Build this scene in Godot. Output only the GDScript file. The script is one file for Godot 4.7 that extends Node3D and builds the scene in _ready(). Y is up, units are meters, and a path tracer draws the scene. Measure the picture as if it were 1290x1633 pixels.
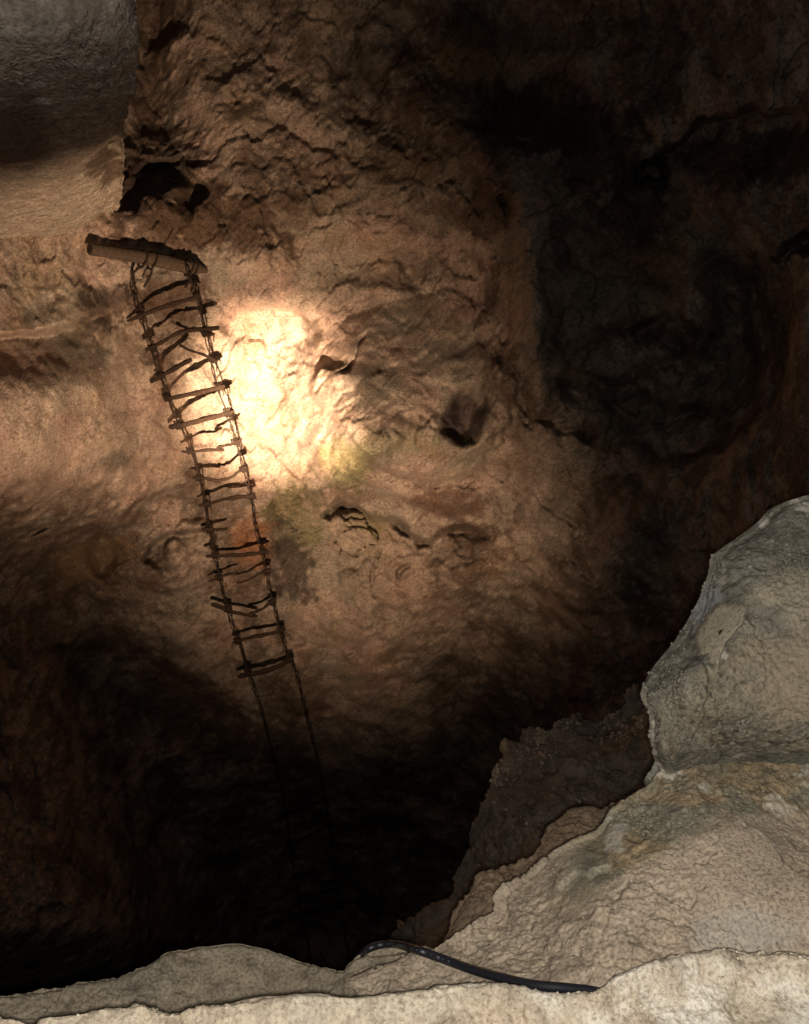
extends Node3D
# A limestone cave: a shaft with a hanging stick ladder, lit by a warm floodlight down in the shaft and by the flash of the phone that looks in.
# Lengths in metres. "chart" positions (u, v) are survey bearings taken from the station on the ledge; every point gets its own measured distance.

const EYE := Vector3(0, 1.0, 0)
const PITCH := -30.0
const FOV := 62.0
const SW := 1290.0
const SH := 1633.0
var foc := 0.0
var vright := Vector3.RIGHT
var vup := Vector3.UP
var vfwd := Vector3.FORWARD
var rng := RandomNumberGenerator.new()
var N := {}
var M := {}

# ---------------------------------------------------------------- survey helpers
func bearing(u: float, v: float) -> Vector3:
	return (vfwd * foc + vright * (u - SW * 0.5) - vup * (v - SH * 0.5)) / foc

func at(u: float, v: float, z: float) -> Vector3:   # point at depth z along the station's axis
	return EYE + bearing(u, v) * z

func far(u: float, v: float, r: float) -> Vector3:  # point at distance r from the station
	return EYE + bearing(u, v).normalized() * r

func chart(p: Vector3) -> Vector2:
	var d := p - EYE
	var z := maxf(d.dot(vfwd), 0.05)
	return Vector2(SW * 0.5 + d.dot(vright) / z * foc, SH * 0.5 - d.dot(vup) / z * foc)

func noise(key: String, freq: float, oct: int, sd: int, kind := FastNoiseLite.TYPE_SIMPLEX_SMOOTH, fract := FastNoiseLite.FRACTAL_FBM) -> FastNoiseLite:
	var n := FastNoiseLite.new()
	n.noise_type = kind
	n.frequency = freq
	n.fractal_type = fract if oct > 1 else FastNoiseLite.FRACTAL_NONE
	n.fractal_octaves = oct
	n.seed = sd
	N[key] = n
	return n

# ---------------------------------------------------------------- scene helpers
func obj(called: String, mesh: Mesh, mat: Material, parent: Node = self) -> MeshInstance3D:
	var o := MeshInstance3D.new()
	o.name = called
	o.mesh = mesh
	o.material_override = mat
	parent.add_child(o, true)
	return o

func thing(called: String, label: String, category: String, where := Vector3.ZERO, group := "") -> Node3D:
	var o := Node3D.new()
	o.name = called
	o.position = where
	add_child(o, true)
	tag(o, label, category, group)
	return o

func tag(o: Node, label: String, category := "", group := "", kind := "") -> void:
	o.set_meta("label", label)
	if category: o.set_meta("category", category)
	if group: o.set_meta("group", group)
	if kind: o.set_meta("kind", kind)

func grid_mesh(pos: PackedVector3Array, col: PackedColorArray, nu: int, nv: int, face: Vector3) -> ArrayMesh:
	# pos[j * nu + i]; normals from neighbours, turned towards `face`
	var nor := PackedVector3Array()
	nor.resize(pos.size())
	var flip := 0.0
	for j in nv:
		var j0 := maxi(j - 1, 0) * nu
		var j1 := mini(j + 1, nv - 1) * nu
		for i in nu:
			var a := pos[j * nu + mini(i + 1, nu - 1)] - pos[j * nu + maxi(i - 1, 0)]
			var b := pos[j1 + i] - pos[j0 + i]
			var n := b.cross(a).normalized()
			nor[j * nu + i] = n
			flip += n.dot(face - pos[j * nu + i])
	var idx := PackedInt32Array()
	idx.resize((nu - 1) * (nv - 1) * 6)
	var k := 0
	if flip < 0.0:
		for q in nor.size():
			nor[q] = -nor[q]
	for j in nv - 1:
		for i in nu - 1:
			var p := j * nu + i
			if flip < 0.0:
				idx[k] = p; idx[k + 1] = p + nu; idx[k + 2] = p + 1
				idx[k + 3] = p + 1; idx[k + 4] = p + nu; idx[k + 5] = p + nu + 1
			else:
				idx[k] = p; idx[k + 1] = p + 1; idx[k + 2] = p + nu
				idx[k + 3] = p + 1; idx[k + 4] = p + nu + 1; idx[k + 5] = p + nu
			k += 6
	var arr := []
	arr.resize(Mesh.ARRAY_MAX)
	arr[Mesh.ARRAY_VERTEX] = pos
	arr[Mesh.ARRAY_NORMAL] = nor
	if col.size(): arr[Mesh.ARRAY_COLOR] = col
	arr[Mesh.ARRAY_INDEX] = idx
	var m := ArrayMesh.new()
	m.add_surface_from_arrays(Mesh.PRIMITIVE_TRIANGLES, arr)
	return m

func tube(path: PackedVector3Array, rad: PackedFloat32Array, sides: int, rough := 0.0, seed_at := 0.0, oval := 1.0) -> ArrayMesh:
	var pos := PackedVector3Array()
	var nor := PackedVector3Array()
	var idx := PackedInt32Array()
	var n := path.size()
	var t0 := (path[1] - path[0]).normalized()
	var side := t0.cross(Vector3.UP if absf(t0.y) < 0.9 else Vector3.RIGHT).normalized()
	for i in n:
		var t := (path[mini(i + 1, n - 1)] - path[maxi(i - 1, 0)]).normalized()
		side = (side - t * side.dot(t)).normalized()
		var other := t.cross(side)
		for s in sides:
			var a := TAU * s / sides
			var d := side * cos(a) + other * sin(a) * oval
			var r := rad[i]
			if rough > 0.0:
				r *= 1.0 + rough * N.bark.get_noise_3d(cos(a) * 0.9 + seed_at, i * 0.35, sin(a) * 0.9)
			pos.append(path[i] + d * r)
			nor.append(d)
	for i in n - 1:
		for s in sides:
			var a := i * sides + s
			var b := i * sides + (s + 1) % sides
			idx.append_array([a, a + sides, b, b, a + sides, b + sides])
	for e in 2:   # flat caps with their own corners
		var row := 0 if e == 0 else n - 1
		var t := (path[0] - path[1]).normalized() if e == 0 else (path[n - 1] - path[n - 2]).normalized()
		var c := pos.size()
		pos.append(path[row] + t * rad[row] * 0.12)
		nor.append(t)
		for s in sides:
			pos.append(pos[row * sides + s])
			nor.append(t)
		for s in sides:
			var a := c + 1 + s
			var b := c + 1 + (s + 1) % sides
			if e == 0: idx.append_array([c, a, b])
			else: idx.append_array([c, b, a])
	var arr := []
	arr.resize(Mesh.ARRAY_MAX)
	arr[Mesh.ARRAY_VERTEX] = pos
	arr[Mesh.ARRAY_NORMAL] = nor
	arr[Mesh.ARRAY_INDEX] = idx
	var m := ArrayMesh.new()
	m.add_surface_from_arrays(Mesh.PRIMITIVE_TRIANGLES, arr)
	return m

func smooth_path(pts: Array, per: int) -> PackedVector3Array:
	var out := PackedVector3Array()
	var n := pts.size()
	for k in n - 1:
		var a: Vector3 = pts[maxi(k - 1, 0)]
		var b: Vector3 = pts[k]
		var c: Vector3 = pts[k + 1]
		var d: Vector3 = pts[mini(k + 2, n - 1)]
		for i in per:
			out.append(b.cubic_interpolate(c, a, d, float(i) / per))
	out.append(pts[n - 1])
	return out

func even(pts: PackedVector3Array, n: int) -> PackedVector3Array:
	var acc := PackedFloat32Array([0.0])
	for i in range(1, pts.size()): acc.append(acc[i - 1] + pts[i].distance_to(pts[i - 1]))
	var out := PackedVector3Array()
	var k := 0
	for i in n:
		var want := acc[acc.size() - 1] * i / (n - 1)
		while k < pts.size() - 2 and acc[k + 1] < want: k += 1
		out.append(pts[k].lerp(pts[k + 1], clampf((want - acc[k]) / maxf(acc[k + 1] - acc[k], 1e-6), 0, 1)))
	return out

func soft(a: float, b: float, x: float) -> float:
	var t := clampf((x - a) / (b - a), 0.0, 1.0)
	return t * t * (3.0 - 2.0 * t)

# ---------------------------------------------------------------- rock sheets lofted through surveyed rows
# rows: arrays of [u, v, z] or Vector3; relief: [broad amplitude, grain amplitude, knob amplitude]
func loft(rows: Array, nu: int, per: Array, relief: Array, tint: Callable, face: Vector3, keep := []) -> Array:
	var lines := []
	for r in rows:
		var p := []
		for q in r: p.append(q if q is Vector3 else at(q[0], q[1], q[2]))
		lines.append(even(smooth_path(p, 6), nu))
	var pos := PackedVector3Array()
	var nv := 0
	for k in lines.size() - 1:
		var a: PackedVector3Array = lines[maxi(k - 1, 0)]
		var b: PackedVector3Array = lines[k]
		var c: PackedVector3Array = lines[k + 1]
		var d: PackedVector3Array = lines[mini(k + 2, lines.size() - 1)]
		var cnt: int = per[k] + (1 if k == lines.size() - 2 else 0)
		for j in cnt:
			var t: float = float(j) / per[k]
			for i in nu:
				pos.append(b[i].cubic_interpolate(c[i], a[i], d[i], t))
			nv += 1
	# displace along the smooth normals
	var out := pos.duplicate()
	var col := PackedColorArray()
	col.resize(pos.size())
	var flip := 0.0
	for j in range(2, nv - 2, 5):
		for i in range(2, nu - 2, 7):
			var n0 := (pos[(j + 2) * nu + i] - pos[(j - 2) * nu + i]).cross(pos[j * nu + i + 2] - pos[j * nu + i - 2]).normalized()
			flip += n0.dot(face - pos[j * nu + i])
	var s := 1.0 if flip > 0.0 else -1.0
	for j in nv:
		var j0 := maxi(j - 2, 0) * nu
		var j1 := mini(j + 2, nv - 1) * nu
		for i in nu:
			var q := j * nu + i
			var p := pos[q]
			var n := (pos[j1 + i] - pos[j0 + i]).cross(pos[j * nu + mini(i + 2, nu - 1)] - pos[j * nu + maxi(i - 2, 0)]).normalized() * s
			var w: float = N.warp.get_noise_3dv(p)
			var pp := p + Vector3(w, -w, w * 0.5) * 0.12
			var h: float = relief[0] * N.broad.get_noise_3dv(pp)
			var gp: float = soft(-0.3, 0.3, N.patch.get_noise_3dv(p * 1.7 + Vector3(5, 2, 2)))
			h += relief[1] * (0.6 * N.grain.get_noise_3dv(pp * 0.7) + (0.05 + 0.3 * gp) * N.grain.get_noise_3dv(p * 3.3) + (0.06 + 0.2 * gp) * N.grit.get_noise_3dv(p * 1.6) - 0.15 * gp * N.crumb.get_noise_3dv(p))
			h += relief[1] * 0.28 * (-0.5 + soft(-0.02, 0.03, N.vein.get_noise_3dv(pp * 2.2))) + relief[0] * 0.28 * (-0.5 + soft(-0.02, 0.02, N.vein.get_noise_3dv(pp * 0.9 + Vector3(6, 1, 1))))
			var cell: float = -N.knob.get_noise_3dv(pp) - 0.35
			if relief[2] > 0.0: h += relief[2] * cell * soft(0.0, 0.4, N.patch.get_noise_3dv(p))
			out[q] = p + n * h
			col[q] = tint.call(out[q], h)
	return [grid_mesh(out, col, nu, nv, face), out, nu, nv]

# ---------------------------------------------------------------- colour of the rocks (mineral colours, linear)
const BEIGE := Color(0.36, 0.285, 0.23)
const CREAM := Color(0.50, 0.42, 0.31)
const GREY := Color(0.25, 0.225, 0.18)
const SLATE := Color(0.17, 0.16, 0.14)
const OCHRE := Color(0.32, 0.21, 0.115)
const PINK := Color(0.38, 0.275, 0.225)
const UMBER := Color(0.10, 0.064, 0.043)
const SOOT := Color(0.045, 0.037, 0.032)
const MOSS := Color(0.17, 0.17, 0.065)
const CHALK := Color(0.70, 0.66, 0.58)

func mottled(p: Vector3, a: Color, b: Color, spots: Color, much := 0.5) -> Color:
	var c := a.lerp(b, soft(-0.25, 0.35, N.patch.get_noise_3dv(p * 1.3)))
	var f: float = N.fleck.get_noise_3dv(p)
	c = c.lerp(spots, much * soft(0.12, 0.42, f))
	var g: float = N.grain.get_noise_3dv(p * 1.7 + Vector3(9, 3, 1))
	c = c.lerp(spots, 0.55 * much * soft(0.2, 0.34, N.fleck.get_noise_3dv(p * 2.6 + Vector3(1, 8, 5))))
	return c * (1.0 + 0.34 * g)

# ---------------------------------------------------------------- the back wall, one sheet on a chart of bearings
var gx := PackedFloat32Array()
var gy := PackedFloat32Array()
const CELL := 6.0
const FW := 300
const FH := 340
const FX := -240.0
const FY := -240.0
var base_img: Image
var rel := PackedFloat32Array()

func base_r(u: float, v: float) -> float:
	var x := clampf((u - FX) / CELL, 0.0, FW - 1.001)
	var y := clampf((v - FY) / CELL, 0.0, FH - 1.001)
	var i := int(x)
	var j := int(y)
	var fx := x - i
	var fy := y - j
	var k := j * FW + i
	return lerpf(lerpf(rel[k], rel[k + 1], fx), lerpf(rel[k + FW], rel[k + FW + 1], fx), fy)

func seg_far(p: Vector2, pts: Array) -> Vector3:   # distance to a polyline, signed side, place along it 0..1
	var best := 1e9
	var side := 0.0
	var along := 0.0
	var total := 0.0
	var lens := []
	for k in pts.size() - 1:
		lens.append(pts[k].distance_to(pts[k + 1]))
		total += lens[k]
	var run := 0.0
	for k in pts.size() - 1:
		var a: Vector2 = pts[k]
		var b: Vector2 = pts[k + 1]
		var ab := b - a
		var t := clampf((p - a).dot(ab) / maxf(ab.length_squared(), 1e-6), 0.0, 1.0)
		var q := a + ab * t
		var d := p.distance_to(q)
		if d < best:
			best = d
			side = signf(ab.cross(p - a))
			along = (run + t * lens[k]) / total
		run += lens[k]
	return Vector3(best, side, along)

# kinds of relief on the wall: [kind, points, width, reach, height]
#  "step": rock on the right-hand side of the line (walking along it) stands proud by height at the line and fades over reach; "crack": groove; "ridge": rib
var features := []

func local_relief(u: float, v: float, near: Array, wob: float) -> float:
	var h := 0.0
	for f in near:
		var s := seg_far(Vector2(u, v), f[1])
		var reach: float = f[3]
		if s.x > reach: continue
		var ends := soft(0.0, 0.12, s.z) * soft(0.0, 0.12, 1.0 - s.z)
		var w: float = f[2]
		match f[0]:
			"step":
				var d := s.x * s.y + wob * w * 0.6
				h += f[4] * soft(-w, w, d) * (1.0 - soft(0.0, reach, maxf(d, 0.0))) * ends
			"crack":
				h -= f[4] * (1.0 - soft(0.0, w * clampf(1.0 + wob * 1.6, 0.45, 1.7), s.x)) * ends * clampf(0.95 + wob * 1.0, 0.4, 1.3)
			"ridge":
				h += f[4] * (1.0 - soft(0.0, reach, s.x)) * ends
			"dome":
				h += f[4] * pow(maxf(1.0 - pow(s.x / reach, 2.0), 0.0), 0.85)
			"bowl":
				h -= f[4] * (1.0 - soft(0.15, 1.0, s.x / reach))
	return h

const CRUST := Color(0.19, 0.152, 0.125)
const FLOW := [[110, 650, 260, 150, 0], [430, 620, 130, 190, 0], [500, 395, 260, 50, 0], [640, 735, 170, 60, 0], [560, 880, 130, 110, 0], [560, 1050, 90, 170, 0], [845, 430, 36, 150, 0], [70, 430, 150, 90, 0], [640, 560, 130, 110, 0], [330, 160, 60, 130, 0], [870, 780, 50, 110, 0]]
# mineral staining, and shade put into the colour: [u, v, ru, rv, turn, colour, strength, raggedness]
var stains_and_shade := []

func wall_colour(u: float, v: float, p: Vector3, h: float, near: Array) -> Color:
	var c := mottled(p * 0.42, BEIGE, PINK, UMBER, 0.16)
	c = c.lerp(GREY, 0.7 * soft(-0.1, 0.35, N.vein.get_noise_3dv(p * 0.7 + Vector3(4, 0, 7))))
	c = c.lerp(OCHRE, 0.35 * soft(0.05, 0.5, N.vein.get_noise_3dv(p * 0.9 + Vector3(-8, 5, 2))))
	var rag: float = N.vein.get_noise_3dv(p * 2.0) * 0.7 + N.fleck.get_noise_3dv(p * 0.55) * 0.5
	# dark crust covers the old rock in ragged patches; the pale flowstone sheets are free of it
	var free := 0.0
	for q in FLOW:
		var e := Vector2((u - q[0]) / q[2], (v - q[1]) / q[3]).rotated(-deg_to_rad(q[4])).length()
		free = maxf(free, soft(1.3, 0.7, e + rag * 0.5))
	var crust: float = N.vein.get_noise_3dv(p * 0.55 + Vector3(2, 2, 9)) * 1.3 + N.fleck.get_noise_3dv(p * 0.4) * 0.35 + 0.16 - 0.75 * free
	c = c.lerp(CRUST, 0.72 * soft(-0.05, 0.16, crust))
	c = c.lerp(UMBER, 0.4 * soft(0.25, 0.42, crust))
	var small: float = N.vein.get_noise_3dv(p * 1.7 + Vector3(7, 1, 3)) + 0.3 * N.fleck.get_noise_3dv(p * 0.6)
	c = c.lerp(UMBER, (0.6 - 0.45 * free) * soft(0.16, 0.24, small))
	c = c.lerp(Color(0.43, 0.345, 0.275), 0.5 * soft(0.18, 0.27, -small))
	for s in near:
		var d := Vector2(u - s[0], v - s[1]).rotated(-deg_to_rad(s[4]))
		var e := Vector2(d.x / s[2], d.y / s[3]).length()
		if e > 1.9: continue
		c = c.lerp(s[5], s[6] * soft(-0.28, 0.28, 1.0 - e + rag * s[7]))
	var f: float = N.fleck.get_noise_3dv(p * 0.8 + Vector3(3, 3, 3))
	c = c.lerp(UMBER, 0.35 * soft(0.2, 0.6, f) * soft(0.0, 0.3, N.patch.get_noise_3dv(p * 0.6)))
	return c

func axis(lo: float, hi: float, step: float, lo_end: float, hi_end: float, grow: float) -> PackedFloat32Array:
	var left := []
	var x := lo
	var s := step
	while x > lo_end:
		s *= grow
		x -= s
		left.push_front(x)
	var a := PackedFloat32Array(left)
	x = lo
	while x < hi:
		a.append(x)
		x += step
	s = step
	while x < hi_end:
		a.append(x)
		x += s
		s *= grow
	a.append(x)
	return a

func survey_wall() -> void:
	# distances to the wall behind everything, read off in rows
	var rows := [
		[-240, [[-200, 5.2], [200, 8.5], [645, 8.0], [1000, 6.4], [1500, 4.8]]],
		[0, [[-200, 6.0], [60, 8.0], [245, 10.2], [320, 9.4], [450, 9.3], [645, 8.8], [900, 7.6], [1120, 6.5], [1290, 5.8], [1500, 5.0]]],
		[200, [[-200, 6.5], [60, 8.2], [240, 9.5], [340, 8.9], [600, 8.7], [800, 8.0], [1000, 7.0], [1150, 6.5], [1290, 5.8], [1500, 5.0]]],
		[330, [[-200, 6.5], [60, 7.5], [240, 8.0], [330, 8.4], [500, 8.3], [700, 8.1], [830, 7.6], [1000, 7.2], [1290, 5.7]]],
		[420, [[-200, 6.4], [60, 7.4], [150, 7.85], [300, 8.3], [420, 8.1], [560, 8.6], [700, 8.6], [840, 7.6], [1000, 7.3], [1150, 7.0], [1290, 5.5]]],
		[520, [[-200, 6.2], [20, 7.1], [150, 7.6], [240, 8.2], [330, 8.4], [430, 8.45], [540, 8.55], [660, 8.55], [760, 8.3], [850, 7.4], [1000, 7.3], [1180, 7.0], [1290, 5.3]]],
		[620, [[-200, 5.8], [20, 6.6], [130, 7.2], [240, 8.0], [340, 8.55], [430, 8.65], [520, 8.3], [620, 8.1], [740, 8.1], [850, 7.3], [1000, 7.4], [1180, 7.0], [1290, 5.1]]],
		[720, [[-200, 5.8], [20, 6.7], [150, 7.4], [250, 8.2], [350, 8.7], [450, 8.8], [560, 7.9], [660, 7.65], [760, 7.85], [860, 7.5], [1000, 7.5], [1150, 6.6], [1290, 5.0]]],
		[800, [[-200, 6.1], [20, 7.2], [150, 7.9], [260, 8.5], [350, 8.9], [450, 8.95], [560, 8.7], [680, 8.4], [780, 8.3], [860, 7.9], [1000, 7.3], [1150, 6.4], [1290, 5.0]]],
		[900, [[-200, 7.0], [20, 8.6], [150, 9.2], [280, 9.0], [390, 9.5], [500, 9.4], [600, 9.1], [700, 9.0], [800, 8.8], [900, 8.2], [1000, 7.6], [1290, 5.8]]],
		[1000, [[-200, 7.5], [0, 8.8], [150, 9.9], [280, 9.7], [390, 10.1], [500, 9.9], [620, 9.7], [720, 10.0], [850, 9.4], [1000, 8.2], [1290, 6.2]]],
		[1100, [[-200, 7.4], [0, 8.9], [70, 9.5], [150, 10.4], [220, 10.8], [300, 10.6], [430, 10.75], [600, 10.4], [720, 10.8], [850, 10.2], [950, 9.0], [1290, 6.8]]],
		[1300, [[-200, 7.2], [0, 8.8], [105, 9.6], [220, 11.4], [300, 12.4], [470, 12.6], [620, 12.4], [760, 12.0], [950, 10.0], [1290, 8.0]]],
		[1500, [[-200, 7.2], [0, 8.8], [190, 10.2], [300, 12.8], [380, 14.0], [520, 14.6], [680, 14.2], [900, 12.0], [1290, 10.0]]],
		[1780, [[-200, 13.5], [300, 15.0], [640, 15.2], [1000, 13.5], [1400, 12.0]]],
	]
	var cw := 75
	var ch := 85
	var im := Image.create_empty(cw, ch, false, Image.FORMAT_RF)
	for j in ch:
		var v := FY + (j + 0.5) * CELL * FH / ch
		var k := 0
		while k < rows.size() - 2 and rows[k + 1][0] < v: k += 1
		var t := clampf((v - rows[k][0]) / (rows[k + 1][0] - rows[k][0]), 0.0, 1.0)
		for i in cw:
			var u := FX + (i + 0.5) * CELL * FW / cw
			var q := []
			for d in 4: q.append(row_r(rows[clampi(k - 1 + d, 0, rows.size() - 1)][1], u))
			var r: float = lerpf(cubic_interpolate(q[1], q[2], q[0], q[3], t), lerpf(q[1], q[2], t), 0.5)
			im.set_pixel(i, j, Color(r, 0, 0))
	im.resize(50, 57, Image.INTERPOLATE_BILINEAR)
	im.resize(FW, FH, Image.INTERPOLATE_CUBIC)
	rel = im.get_data().to_float32_array()

func row_r(row: Array, u: float) -> float:
	var k := 0
	while k < row.size() - 2 and row[k + 1][0] < u: k += 1
	var t := clampf((u - row[k][0]) / (row[k + 1][0] - row[k][0]), 0.0, 1.0)
	return lerpf(row[k][1], row[k + 1][1], t)

func V(list: Array) -> Array:
	var o := []
	for q in list: o.append(Vector2(q[0], q[1]))
	return o

func wall_features() -> void:
	# [kind, line, half width, reach, height in metres]
	features = [
		["step", V([[470, 462], [528, 458], [556, 444], [600, 456], [672, 456], [740, 470]]), 6.0, 60.0, 0.05],
		["step", V([[340, 515], [380, 498], [430, 488], [478, 500], [506, 530], [512, 560]]), 9.0, 70.0, -0.22],
		["step", V([[620, 752], [594, 735], [571, 714], [561, 698], [547, 683], [534, 671], [516, 652], [500, 628], [506, 590], [514, 560]]), 5.0, 130.0, 0.26],
		["crack", V([[500, 630], [524, 594], [555, 586], [567, 563], [578, 536], [592, 526]]), 4.0, 12.0, 0.08],
		["crack", V([[505, 560], [516, 548], [534, 540]]), 3.0, 10.0, 0.08],
		["crack", V([[516, 652], [534, 671], [547, 683], [561, 698], [571, 714], [594, 733], [613, 745]]), 4.0, 14.0, 0.14],
		["crack", V([[525, 738], [527, 760], [530, 778]]), 3.5, 10.0, 0.12],
		["crack", V([[555, 850], [558, 868], [557, 886]]), 3.0, 10.0, 0.14],
		["crack", V([[612, 872], [600, 890], [601, 908], [596, 930], [598, 955]]), 4.0, 12.0, 0.16],
		["crack", V([[655, 905], [640, 915], [636, 935], [646, 950]]), 3.5, 12.0, 0.12],
		["step", V([[528, 836], [536, 818], [552, 809], [575, 815], [592, 826], [632, 830], [656, 846], [671, 861], [687, 866], [710, 848], [750, 842], [785, 850]]), 6.0, 90.0, -0.34],
		["crack", V([[530, 836], [534, 822], [551, 812], [574, 816], [592, 828]]), 13.0, 24.0, 0.36],
		["crack", V([[618, 832], [650, 846], [668, 866], [690, 872]]), 7.0, 18.0, 0.22],
		["crack", V([[700, 860], [735, 848], [780, 856]]), 10.0, 22.0, 0.18],
		["step", V([[222, 896], [246, 872], [264, 852], [300, 850], [345, 842]]), 6.0, 70.0, -0.42],
		["step", V([[-60, 548], [0, 540], [60, 530], [112, 523], [132, 505], [180, 500]]), 7.0, 110.0, -0.40],
		["step", V([[120, 880], [170, 850], [200, 830], [235, 800], [285, 770], [330, 835]]), 14.0, 110.0, -0.30],
		["step", V([[70, 900], [100, 866], [140, 846], [175, 860], [205, 900]]), 18.0, 120.0, -0.2],
		["step", V([[60, 1060], [150, 1020], [240, 1040], [300, 1080], [360, 1120], [400, 1160]]), 20.0, 150.0, -0.4],
		["crack", V([[824, 640], [834, 654], [876, 673], [912, 690], [960, 700]]), 16.0, 30.0, 0.28],
		["step", V([[1240, 380], [1252, 434], [1260, 483], [1252, 540], [1256, 597], [1237, 646], [1199, 673], [1153, 715], [1060, 735], [1025, 760]]), 12.0, 190.0, -0.55],
		["step", V([[1000, 280], [1060, 240], [1118, 196], [1200, 168], [1300, 190]]), 10.0, 140.0, -0.45],
		["crack", V([[1236, 420], [1262, 398], [1300, 380]]), 20.0, 40.0, 0.7],
		["step", V([[880, 610], [930, 588], [1010, 604], [1050, 590]]), 12.0, 60.0, -0.2],
		["step", V([[960, 650], [1030, 630], [1090, 655], [1130, 640]]), 12.0, 50.0, -0.2],
		["step", V([[1000, 530], [1060, 500], [1120, 540]]), 14.0, 60.0, -0.25],
		["ridge", V([[1000, 400], [1090, 430], [1110, 500], [1080, 560]]), 10.0, 60.0, 0.3],
		["ridge", V([[275, 40], [300, 130], [360, 190], [430, 210]]), 10.0, 60.0, 0.26],
		["ridge", V([[540, 0], [600, 90], [700, 190], [800, 260], [840, 330], [846, 420], [850, 560], [880, 720]]), 10.0, 70.0, 0.34],
		["ridge", V([[330, 110], [430, 150], [520, 200], [640, 240], [760, 270]]), 10.0, 40.0, 0.14],
		["step", V([[170, 330], [235, 262], [290, 250], [330, 300], [300, 360]]), 9.0, 60.0, -0.30],
		["crack", V([[800, 305], [812, 330], [806, 365]]), 9.0, 22.0, 0.2],
		["ridge", V([[640, 1060], [700, 970], [770, 900], [860, 860], [940, 850]]), 16.0, 75.0, 0.3],
		["ridge", V([[880, 980], [960, 900], [1020, 820], [1040, 770]]), 14.0, 80.0, 0.35],
		["ridge", V([[350, 850], [390, 900], [470, 960], [560, 1000], [620, 1090]]), 10.0, 70.0, 0.16],
		["ridge", V([[255, 560], [250, 640], [275, 720], [320, 800]]), 10.0, 50.0, 0.16],
	]
	features.append(["dome", V([[645, 620], [690, 605]]), 16.0, 142.0, 0.4])
	features.append(["ridge", V([[640, 770], [720, 750], [775, 700], [800, 640], [790, 560]]), 16.0, 34.0, 0.18])
	features.append(["ridge", V([[520, 790], [600, 770], [680, 800], [770, 790]]), 16.0, 30.0, 0.14])
	features.append(["ridge", V([[640, 1040], [580, 960], [560, 900]]), 16.0, 50.0, 0.18])
	features.append(["ridge", V([[440, 1180], [480, 1100], [470, 1020]]), 16.0, 60.0, 0.2])
	features.append(["ridge", V([[700, 1150], [640, 1220], [620, 1320]]), 16.0, 70.0, 0.35])
	features.append(["ridge", V([[260, 1180], [330, 1260], [350, 1380]]), 16.0, 80.0, 0.35])
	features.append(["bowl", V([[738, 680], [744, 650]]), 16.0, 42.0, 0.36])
	features.append(["bowl", V([[452, 560], [440, 640], [455, 700]]), 16.0, 90.0, 0.16])
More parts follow.
